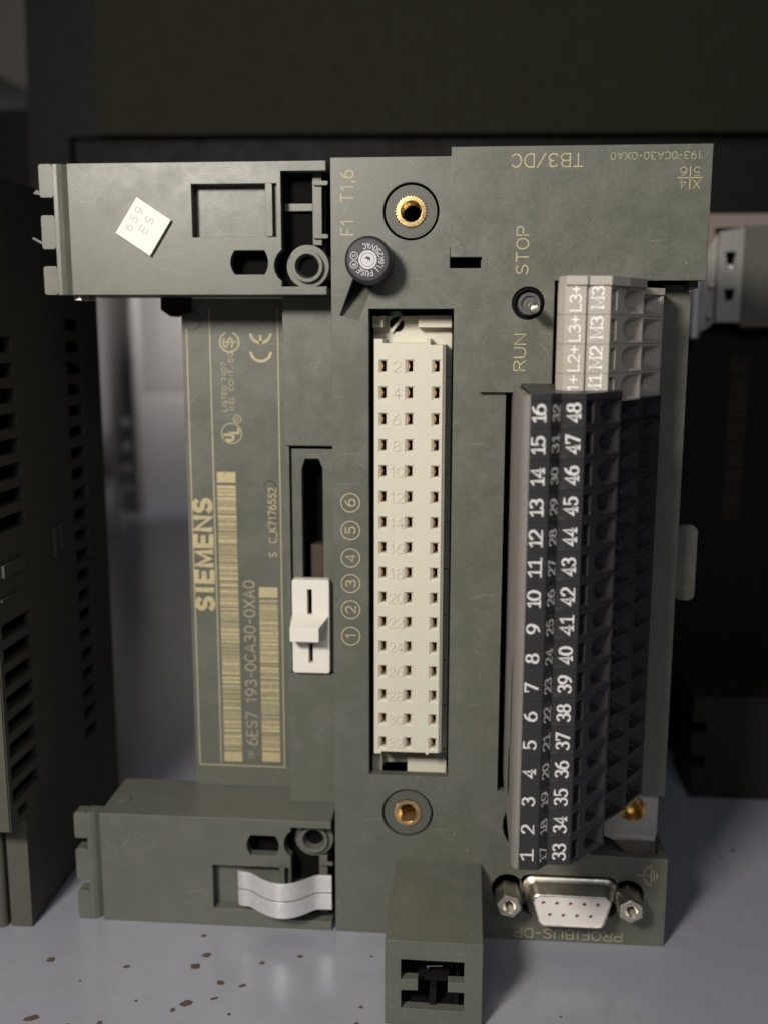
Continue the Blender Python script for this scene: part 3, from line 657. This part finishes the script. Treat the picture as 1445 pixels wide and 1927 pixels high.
# spring clip on the lower leg
prof = [(-35.9, -.3), (-35.4, -.9), (-34.3, -1.2), (-33.4, -1.3), (-32.4, -1.9), (-31.2, -2.9), (-29.8, -3.9), (-28.2, -4.8), (-26.5, -5.3), (-24.8, -5.25), (-23.2, -4.7), (-21.8, -3.8), (-20.5, -2.6), (-19.6, -1.7), (-18.9, -1.25), (-18.0, -1.15), (-16.8, -1.1), (-15.75, -1.1)]
def band(z0, z1):
    mb = MB(); nn_ = [(x, y+.45) for x, y in prof]
    loops = []
    for (x, y), (x2, y2) in zip(prof, nn_): loops.append([(x, y, z0), (x, y, z1), (x2, y2, z1), (x2, y2, z0)])
    return mb.loft(loops)
mb = band(-113.6, -110.0); mb2 = band(-109.72, -105.9); mb.add(mb2.v, mb2.f)
fold = MB(); 
spring = obj('spring_clip', mb, M['clip'], tm, True); spring['label'] = 'bright curved metal spring clip'
mb = MB(); loops = [[(x, y+.18, -110.0), (x, y+.18, -109.72), (x, y+.45, -109.72), (x, y+.45, -110.0)] for x, y in prof]; mb.loft(loops); obj('fold_groove', mb, M['cap'], spring)
# sticker
st = obj('paper_sticker', MB().prism([(-51.95, 31.6), (-45.5, 27.35), (-49.8, 20.75), (-56.3, 25.05)], -0.85, -0.04), M['paper'], lu)
st['label'] = 'small square white sticker with pencil figures'
a = Vector((4.35, 0, 6.55)).normalized(); b = Vector((-6.45, 0, 4.25)).normalized()
mb = MB(); c = Vector((-52.6, -.86, 27.6)); put_text(mb, '659', c, 4.6, 1.5, a, b, .04, .5, gap=3.5)
c = Vector((-50.2, -.86, 26.5)); put_text(mb, 'ES', c, 3.1, 1.5, a, b, .04, .5, gap=3.5)
obj('pencil_writing', mb, M['pencil'], st)

# ------------------------------------------------ label plate on the left
YP = 15.5
lp = obj('label_plate', MB().prism([(-48.6, -94.35), (-26.2, -94.35), (-26.2, 13.4), (-48.6, 13.4)], YP, YP+7), H, tm)
mb = MB(); mb.lathe(-46.5, 8.9, [(2.05, YP-.02), (2.0, YP-.15), (.05, YP-.15)], 32); obj('moulding_mark', mb, H, lp)
mb = MB(); ring(mb, -30.6, -26.0, 1.15, 1.3, YP-.03, 28); obj('moulding_mark', mb, M['housing_dark'], lp)
# stepped land to its right with the slider channel
YR = 8.6
mb = MB(); mb.prism(rect(-26.1, -16.4, -15.9, 13.4), YR, YR+13); obj('upper_land', mb, H, tm)
mb = MB(); mb.prism(rect(-26.1, -94.35, -15.9, -65.0), YR, YR+13); obj('lower_land', mb, H, tm)
mb = MB(); sl = [(-22.8, -60), (-18.4, -60), (-18.4, -21.2), (-19.2, -19.2), (-22.1, -19.2), (-22.8, -21.2)]
mb.prism(rect(-24.9, -64.95, -15.9, -17.2), YR+1.2, YR+4, [sl]); mb.box(-26.1, -25.15, YR+.1, YR+13, -64.9, -16.6)
obj('slider_channel', mb, H, tm)
obj('channel_void', MB().box(-25.1, -15.9, YR+9, YR+12, -64.9, -16.5), M['void'], tm)
mb = MB(); mb.box(-21.6, -19, YR+5, YR+8.5, -50, -38); obj('inner_contact_piece', mb, plastic('brown_part', (0.06, 0.045, 0.03), (.1, .08, .06), bevel=0), tm)
mb = MB(); mb.prism(rrect(-24.75, -64.45, -16.95, -44.25, .5, 3), 7.4, 9.6, [rect(-21.55, -51.9, -20.55, -46.3), rect(-21.35, -62.3, -20.45, -58.0)])
sd = obj('slider', mb, M['white'], tm); sd['label'] = 'off-white plastic coding slider'
obj('slider_slot_floor', MB().box(-21.6, -20.3, 9.3, 9.5, -62.4, -46.2), M['void'], sd)
mb = MB(); z0, z1 = -56.4, -53.5
# ridge profile in YZ, extruded over x, its right end sloping away
xl, xr = -24.6, -18.6
A = [(xl, 3.2, z0), (xl, 3.2, z1), (xl, 7.42, -51.2), (xl, 7.42, -57.3)]; B = [(xr, 3.2, z0), (xr, 3.2, z1), (xr+1.5, 7.42, -52.0), (xr+1.0, 7.42, -56.6)]
mb.loft([A, B]); obj('slider_grip', mb, M['white'], sd)
# print on the label plate
mb = MB(); bar(mb, -47.75, -89.55, -47.5, 11.5, YP-.05); bar(mb, -42.85, -88.9, -42.6, 11.2, YP-.05); bar(mb, -28.5, -89.3, -28.25, 11.5, YP-.05); bar(mb, -47.45, -89.6, -28.2, -89.32, YP-.05)
obj('printed_frame', mb, GW, lp)
label_text('SIEMENS', (-45.35, YP, -41.2), 24.2, 3.45, 'up', M['gold_print'], lp, bold=1.85, gap=2.3)
label_text('6ES7 193-0CA30-0XA0', (-35.6, YP, -65.6), 37.6, 2.35, 'up', GW, lp, bold=.6)
label_text('1P', (-35.75, YP, -86.9), 2.2, 1.3, 'up', GW, lp)
label_text('S  C_K7176552', (-30.15, YP, -33.8), 15.0, 1.6, 'up', G, lp, bold=.85)
def barcode(x0, x1, za, zb, seed):
    rnd = random.Random(seed); mb = MB(); bar(mb, x0, za, x1, za+2.3, YP-.05); bar(mb, x0, zb-2.3, x1, zb, YP-.05)
    z = za+2.6
    while z < zb-2.8:
        h = rnd.choice((.2, .2, .25, .5, .75, .3)); bar(mb, x0, z, x1, z+h, YP-.05); z += h+rnd.choice((.14, .14, .18, .32))
    return obj('barcode', mb, G, lp)
barcode(-42.0, -37.95, -88.5, -22.95, 3); barcode(-33.4, -29.3, -88.3, -48.1, 5)
mb = MB(); ring(mb, -38.6, -14.7, 2.05, 2.25, YP-.05, 40); put_text(mb, 'U', (-39.2, YP, -15.6), 1.2, 2.0, (0, 0, 1), (-1, 0, 0), .05, 1.6); put_text(mb, 'L', (-38.1, YP, -14.1), 1.0, 2.0, (0, 0, 1), (-1, 0, 0), .05, 1.4)
ring(mb, -37.3, -11.7, .72, .9, YP-.05, 24); put_text(mb, 'R', (-37.3, YP, -11.7), .6, .8, (0, 0, 1), (-1, 0, 0), .05, .9)
obj('listing_mark', mb, GW, lp)
label_text('LISTED 74D7', (-39.9, YP, -4.9), 10.2, 1.0, 'up', GW, lp, bold=.8); label_text('IND. CONT. EQ.', (-38.4, YP, -3.6), 12.6, 1.0, 'up', GW, lp, bold=.8)
mb = MB(); ring(mb, -38.6, 4.4, 1.85, 2.2, YP-.05, 36, math.radians(110), math.radians(430)); put_text(mb, 'S', (-38.9, YP, 4.3), 2.0, 2.0, (0, 0, 1), (-1, 0, 0), .05, 1.0); bar(mb, -40.2, 4.3, -37.0, 4.55, YP-.06)
obj('approval_mark', mb, GW, lp)
mb = MB(); ring(mb, -32.0, 2.6, 1.85, 2.4, YP-.05, 28, math.radians(185), math.radians(355)); ring(mb, -32.0, 6.4, 1.85, 2.4, YP-.05, 28, math.radians(185), math.radians(355)); bar(mb, -32.25, 4.1, -31.75, 5.9, YP-.05)
obj('conformity_mark', mb, G, lp)

# ------------------------------------------------ terminal blocks
def sheet(mb, A, B, z0, z1, holes=(), deep=(), inward=None):
    """slanted face from A to B (x, y), between heights z0 and z1; holes in (s, z); deep: lofts behind holes"""
    A = Vector((A[0], A[1], 0)); B = Vector((B[0], B[1], 0)); d = (B-A); L = d.length; d /= L
    nn_ = Vector((-d.y, d.x, 0))       # points into the block (+y side)
    mp = lambda p, w: tuple(A+d*p[0]+nn_*w+Vector((0, 0, p[1])))
    mb.cap([rect(0, z0, L, z1)]+list(holes), 0, mp)
    for hl, levels in zip(holes, deep):
        prev = [mp(p, 0) for p in hl]
        seq = [prev]
        for pts, w in levels: seq.append([mp(p, w) for p in pts])
        mb.loft(seq, (False, False))
        m0 = mb.m; mb.m = 1
        mb.add(seq[-1], [list(range(len(hl)))]); mb.m = m0  # black end cap colours in the shade at the bottom of the mouth
    return L
def resample(loop, k=24):
    P = [Vector(p) for p in loop]; tot = [0]
    for i in range(len(P)): tot.append(tot[-1]+(P[(i+1) % len(P)]-P[i]).length)
    out = []
    for j in range(k):
        t_ = tot[-1]*j/k; i = max(q for q in range(len(P)) if tot[q] <= t_+1e-9)
        a, b = P[i], P[(i+1) % len(P)]; f = (t_-tot[i])/max(1e-9, tot[i+1]-tot[i]); out.append(tuple(a.lerp(b, f)))
    return out
def funnel(cs, cz, s0, s1, h, rnd):
    """D shaped mouth: square to the right, bulging round to the left"""
    if rnd:
        loop = [(s1, cz-h), (s1, cz+h), (cs+.5, cz+h)]
        for i in range(9):
            a = math.radians(100+20*i); loop.append((cs+1.7*math.cos(a), cz+1.55*math.sin(a)+.1))
        loop.append((cs+.5, cz-h))
        # one loop point per vertex, inner circle matched by angle
    else:
        loop = resample(rect(s0, cz-h, s1, cz+h), 16)
    inner = []; ic = (cs-.15, cz); r = 1.42
    for p in loop:
        a = math.atan2(p[1]-ic[1], p[0]-ic[0]); inner.append((ic[0]+r*math.cos(a), ic[1]+r*math.sin(a)))
    far = [(q[0], q[1]) for q in inner]
    return loop, [(inner, 1.9), (far, 2.6)]
def slice_mb(P, cz, half, front_top=None, tier_top=None):
    """P: dict of profile points"""
    mb = MB(); z0 = cz-half; z1 = cz+half
    ft = z1 if front_top is None else front_top; tt = z1 if tier_top is None else tier_top
    F = P['front']
    for a, b in zip(F[:-1], F[1:]): sheet(mb, a, b, z0, ft)
    # clamp slots and funnel
    A, B = P['mouth']; L = (Vector(B)-Vector(A)).length
    k = min(ft, z1)
    s_loop = rect(.45, cz-1.75, 2.35, cz+1.75); s_in = rect(.6, cz-1.6, 2.2, cz+1.6)
    fl, fd = funnel(P.get('fc', 5.8), cz, 0, L-.55, 2.08, True)
    sheet(mb, A, B, z0, ft, [s_loop, fl], [[(s_in, 1.0)], fd])
    for (A, B) in P['tiers']:
        L = (Vector(B)-Vector(A)).length; c2 = min(cz, tt-2.3); fl, fd = funnel(L*.42, c2, .6, L-.55, 1.9, False)
        sheet(mb, A, B, z0, tt, [fl], [fd])
    for a, b in P['steps']: sheet(mb, a, b, z0, tt)
    prof = P['outline']
    mb.cap([prof], z0, XY)
    if tier_top is None: mb.cap([prof], z1, XY)
    else:
        mb.cap([P['front_outline']], ft, XY); mb.cap([P['tier_outline']], tt, XY)
        sheet(mb, P['mouth'][1], (P['mouth'][1][0], 0), tt, ft)
    # left flank
    sheet(mb, P['outline'][-1], P['outline'][0], z0, ft)
    return mb
SP = dict(front=[(20.9, -35.2), (24.0, -35.2), (25.75, -33.15), (29.6, -33.0)], mouth=((29.6, -33.0), (36.4, -25.2)),
          tiers=[((37.4, -17.0), (41.9, -11.6)), ((42.2, -10.6), (46.7, -3.6))], steps=[((36.4, -25.2), (37.4, -17.0)), ((41.9, -11.6), (42.2, -10.6)), ((46.7, -3.6), (46.9, 12))])
SP['outline'] = [(20.9, -35.2), (24.0, -35.2), (25.75, -33.15), (29.6, -33.0), (36.4, -25.2), (37.4, -17.0), (41.9, -11.6), (42.2, -10.6), (46.7, -3.6), (46.9, 12), (20.2, 12)]
SP['front_outline'] = [(20.9, -35.2), (24.0, -35.2), (25.75, -33.15), (29.6, -33.0), (36.4, -25.2), (36.4, 0), (20.2, 0)]
SP['tier_outline'] = [(36.4, -25.2), (37.4, -17.0), (41.9, -11.6), (42.2, -10.6), (46.7, -3.6), (46.9, 12), (36.4, 12)]
TM = [M['terminal'], M['void']]
tb = obj('signal_terminal_block', MB().box(20.6, 46.4, 2, 12.5, -83.4, -5.6), M['terminal'], tm); tb['label'] = 'charcoal numbered terminal block'
Z0 = -6.1
obj('terminal_slice', slice_mb(SP, Z0, 2.47, -3.7, -5.1), TM, tb)
s1 = obj('terminal_slice', slice_mb(SP, Z0-5, 2.47), TM, tb)
for i in range(2, 16): dup(s1, tb, (0, 0, -5.0*(i-1)))
mb = MB(); mb.prism([(x, y-.18) for x, y in SP['front_outline'][:5]]+[(36.5, 0), (21, 0)], -4.15, -3.05, mp=XY)
obj('end_plate', mb, M['terminal'], tb)
mb = MB(); mb.prism([(20.85, -35.15), (20.1, 0), (20.0, 11), (19.5, 11), (19.6, -34.0), (20.1, -35.1)], -83.55, -3.3, mp=XY)
ms = obj('marker_strip', mb, M['strip'], tb); ms['label'] = 'pale grey side strip with dark smudges'
for c, rr in (((-20, -72.5), (5, 1.9)), ((-24, -58), (9, 1.0))):
    mb = MB(); lo = []
    for j in range(20):
        a = 2*math.pi*j/20; lo.append((c[0]+rr[1]*math.cos(a), c[1]+rr[0]*math.sin(a)*random.uniform(.85, 1.1)))
    mb.cap([lo], 19.42, lambda p, w: (w, p[0], p[1])); obj('smudge', mb, M['terminal'], tb)
def two_digit(s, centre, u, v, L, h, lift, bold, mat, thick):
    mb = MB(); put_text(mb, s, centre, L, h, u, v, lift, bold, gap=1.3, serif=True)
    return mb
s2 = Vector((25.75-24.0, -33.15+35.2, 0)).normalized()
for i in range(16):
    z = -6.15-5.0*i
    a = str(16-i); L = 2.6 if len(a) > 1 else 1.35
    obj('terminal_number', two_digit(a, (22.15, -35.2, z), (0, 0, 1), (-1, 0, 0), L, 2.0, .06, 1.1, None, 1.3), M['white_print'], tb)
    obj('terminal_number', two_digit(str(32-i), (24.9, -34.15, z), (0, 0, 1), -s2, 2.45, 1.75, .06, 1.05, None, 1.0), M['lifted_print'], tb)
    obj('terminal_number', two_digit(str(48-i), (27.75, -33.08, z), (0, 0, 1), (-1, 0, 0), 2.75, 2.1, .06, 1.1, None, 1.3), M['white_print'], tb)
# power terminal block
PP = dict(front=[(25.7, -22.6), (26.6, -25.2), (30.0, -25.2), (30.25, -24.6), (34.0, -24.6)], mouth=((34.0, -24.6), (41.2, -14.0)), fc=6.6,
          tiers=[((41.6, -7.0), (46.5, -3.0))], steps=[((41.2, -14.0), (41.6, -7.0)), ((46.5, -3.0), (46.7, 12))])
PP['outline'] = [(25.7, -22.6), (26.6, -25.2), (30.0, -25.2), (30.25, -24.6), (34.0, -24.6), (41.2, -14.0), (41.6, -7.0), (46.5, -3.0), (46.7, 12), (28.4, 12)]
pt = obj('power_terminal_block', MB().box(28.3, 46.4, 2, 12.5, -4.8, 14), M['power'], tm); pt['label'] = 'beige grey power terminal block'
PM = [M['power'], M['void']]
p1 = obj('terminal_slice', slice_mb(PP, 11.7, 2.38), PM, pt)
for i in range(1, 4): dup(p1, pt, (0, 0, -4.8*i))
mb = MB(); mb.prism([(25.8, -22.6), (26.7, -25.6), (30.1, -25.6), (30.3, -25.0), (34.05, -25.0), (37.6, -20.4), (37.75, -20.2), (41.5, -14.2), (41.5, 0), (27.5, 0)], 14.0, 15.45, mp=XY)
mb.prism([(41.5, -7.2), (46.6, -3.2), (46.6, 10), (41.5, 10)], 13.2, 14.4, mp=XY); obj('end_plate', mb, M['power'], pt)
for s_, x, y, zs, cap in (('L', 28.2, -25.2, None, 0),):
    for i, tx in enumerate(('L3+', 'L3+', 'L2+', 'L1+')):
        mb = MB(); put_text(mb, tx, (28.25, -25.2, 11.9-4.85*i), 4.0, 1.75, (0, 0, 1), (-1, 0, 0), .05, .75, gap=1.1); obj('lettering', mb, M['pale_print'], pt)
    for i, tx in enumerate(('M3', 'M3', 'M2', 'M1')):
        mb = MB(); put_text(mb, tx, (31.9, -24.6, 12.1-4.85*i), 3.3, 1.9, (0, 0, 1), (-1, 0, 0), .05, .95, serif=True); obj('lettering', mb, M['pale_print'], pt)

# ------------------------------------------------ serial port
def trap(x0, x1, zt, zb, slope, r, k=5):
    """D shape, wide at the top"""
    cor = [(x0+r, zt-r), (x0+slope+r, zb+r), (x1-slope-r, zb+r), (x1-r, zt-r)]
    o = []
    angs = [(90, 185), (185, 270), (270, 355), (-5, 90)]
    for (cx, cz), (a, b) in zip(cor, angs):
        for i in range(k+1):
            t_ = math.radians(a+(b-a)*i/k); o.append((cx+r*math.cos(t_), cz+r*math.sin(t_)))
    return o
def at(loop, y): return [(p[0], y, p[1]) for p in loop]
mb = MB()
L0 = trap(24.0, 42.9, -104.2, -113.1, 1.2, 1.9); L1 = trap(24.9, 42.0, -104.9, -112.6, 1.1, 1.6); L2 = trap(25.5, 41.4, -105.2, -112.2, 1.0, 1.5)
L3 = trap(25.75, 41.15, -105.4, -112.0, 1.0, 1.4)
mb.loft([at(L0, -.4), at(L0, -.9), at(L1, -1.4), at(L2, -2.2), at(L2, -5.7), at(L3, -5.9), at(trap(25.95, 40.95, -105.6, -111.8, 1.0, 1.3), -5.8), at(trap(25.95, 40.95, -105.6, -111.8, 1.0, 1.3), -5.0)], (False, False))
pt2 = obj('serial_port', mb, M['steel'], tm, True)
mb = MB(); ph = []
for j in range(5): ph.append((27.9+2.72*j, -107.15))
for j in range(4): ph.append((29.26+2.72*j, -109.75))
fl = trap(25.9, 41.0, -105.55, -111.85, 1.0, 1.3)
mb.prism(fl, -5.6, -4.6, [circ(x, z, .42, 16) for x, z in ph], back=False); obj('socket_insert', mb, M['insul'], pt2)
c0 = None
for x, z in ph:
    if c0 is None:
        mb = MB(); mb.lathe(x, z, [(.43, -5.0), (.36, -5.35), (.2, -5.3), (.18, -4.4)], 16); c0 = obj('pin_socket', mb, M['copper'], pt2); p0 = (x, z)
    else: dup(c0, pt2, (x-p0[0], 0, z-p0[1]))
obj('port_void', MB().box(26.5, 40.4, -4.55, -4.4, -111.4, -106), M['void'], pt2)
def nut(cx, cz, tilt):
    mb = MB(); prof = [(2.75, -.3), (2.75, -5.6), (2.5, -6.0), (1.35, -6.05), (1.1, -5.7)]
    loops = []
    for r, y in prof:
        kk = 36; l = []
        for i in range(kk):
            a = 2*math.pi*i/kk
            rr = r
            if r > 2.3: rr = r*math.cos(math.pi/6)/math.cos(((a+tilt) % (math.pi/3))-math.pi/6)
            l.append((cx+rr*math.cos(a), y, cz+rr*math.sin(a)))
        loops.append(l)
    mb.loft(loops, (False, False))
    y = -5.7; pr = []
    while y < -1: pr += [(1.1, y), (.92, y+.25)]; y += .5
    mb.lathe(cx, cz, pr, 36)
    o = obj('hex_standoff', mb, M['steel'], pt2, True)
    obj('standoff_bore', MB().lathe(cx, cz, [(1.0, -1.4), (.02, -1.3)], 20), M['void'], pt2)
nut(20.96, -108.1, .2); nut(45.32, -108.0, .5)

# ------------------------------------------------ plug housing at the bottom
mb = MB(); fy = -28.56
Hh = [(0.5, -105.9), (12.0, -105.95), (12.0, -110.1), (9.05, -110.1), (9.05, -112.05), (12.05, -112.05), (12.05, -115.9), (0.55, -115.75), (0.55, -112.1), (3.6, -112.0), (3.6, -109.85), (0.5, -109.9)]
o_ = [(-2.4, -102.2), (15.3, -102.2), (15.3, -119.05), (-2.4, -119.05)]
mb.cap([o_, Hh], fy); mb.walls(o_, fy, -.02); mb.walls(Hh, fy, fy+2)
ph_ = obj('plug_housing', mb, H, tm)
mb = MB(); mb.box(-.3, 12.6, fy+14, fy+15, -117, -105); obj('cavity_back', mb, M['void'], ph_)
mb = MB(); mb.box(0.2, 12.4, fy+2.1, fy+13.9, -105.8, -105.0); mb.box(0.2, 12.4, fy+2.1, fy+13.9, -117.2, -116.2)
mb.box(4.2, 8.6, fy+4, fy+12, -109.0, -108.2); mb.box(5.7, 6.9, fy+1.5, fy+8, -116, -112.6); mb.box(3.4, 9.2, fy+4, fy+9, -112.6, -111.6); mb.box(10.4, 10.8, fy+3, fy+10, -109, -106); mb.box(9.4, 9.7, fy+3, fy+10, -109, -106); mb.box(10.5, 11, fy+2, fy+10, -116, -112.5)
obj('inner_guide', mb, M['black'], ph_)
mb = MB(); mb.add([(4.9, fy+5, -110.2), (5.3, fy+4, -109.6), (8.0, fy+4, -109.4), (8.0, fy+4.4, -109.9), (5.5, fy+4.4, -110.1), (5.3, fy+4.8, -110.8)], [[0, 1, 2, 3, 4, 5]]); obj('contact_spring', mb, M['clip'], ph_)
obj('panel_seam', MB().box(-2.3, 15.2, -28.4, -28.3, -102.19, -102.15), H, ph_)
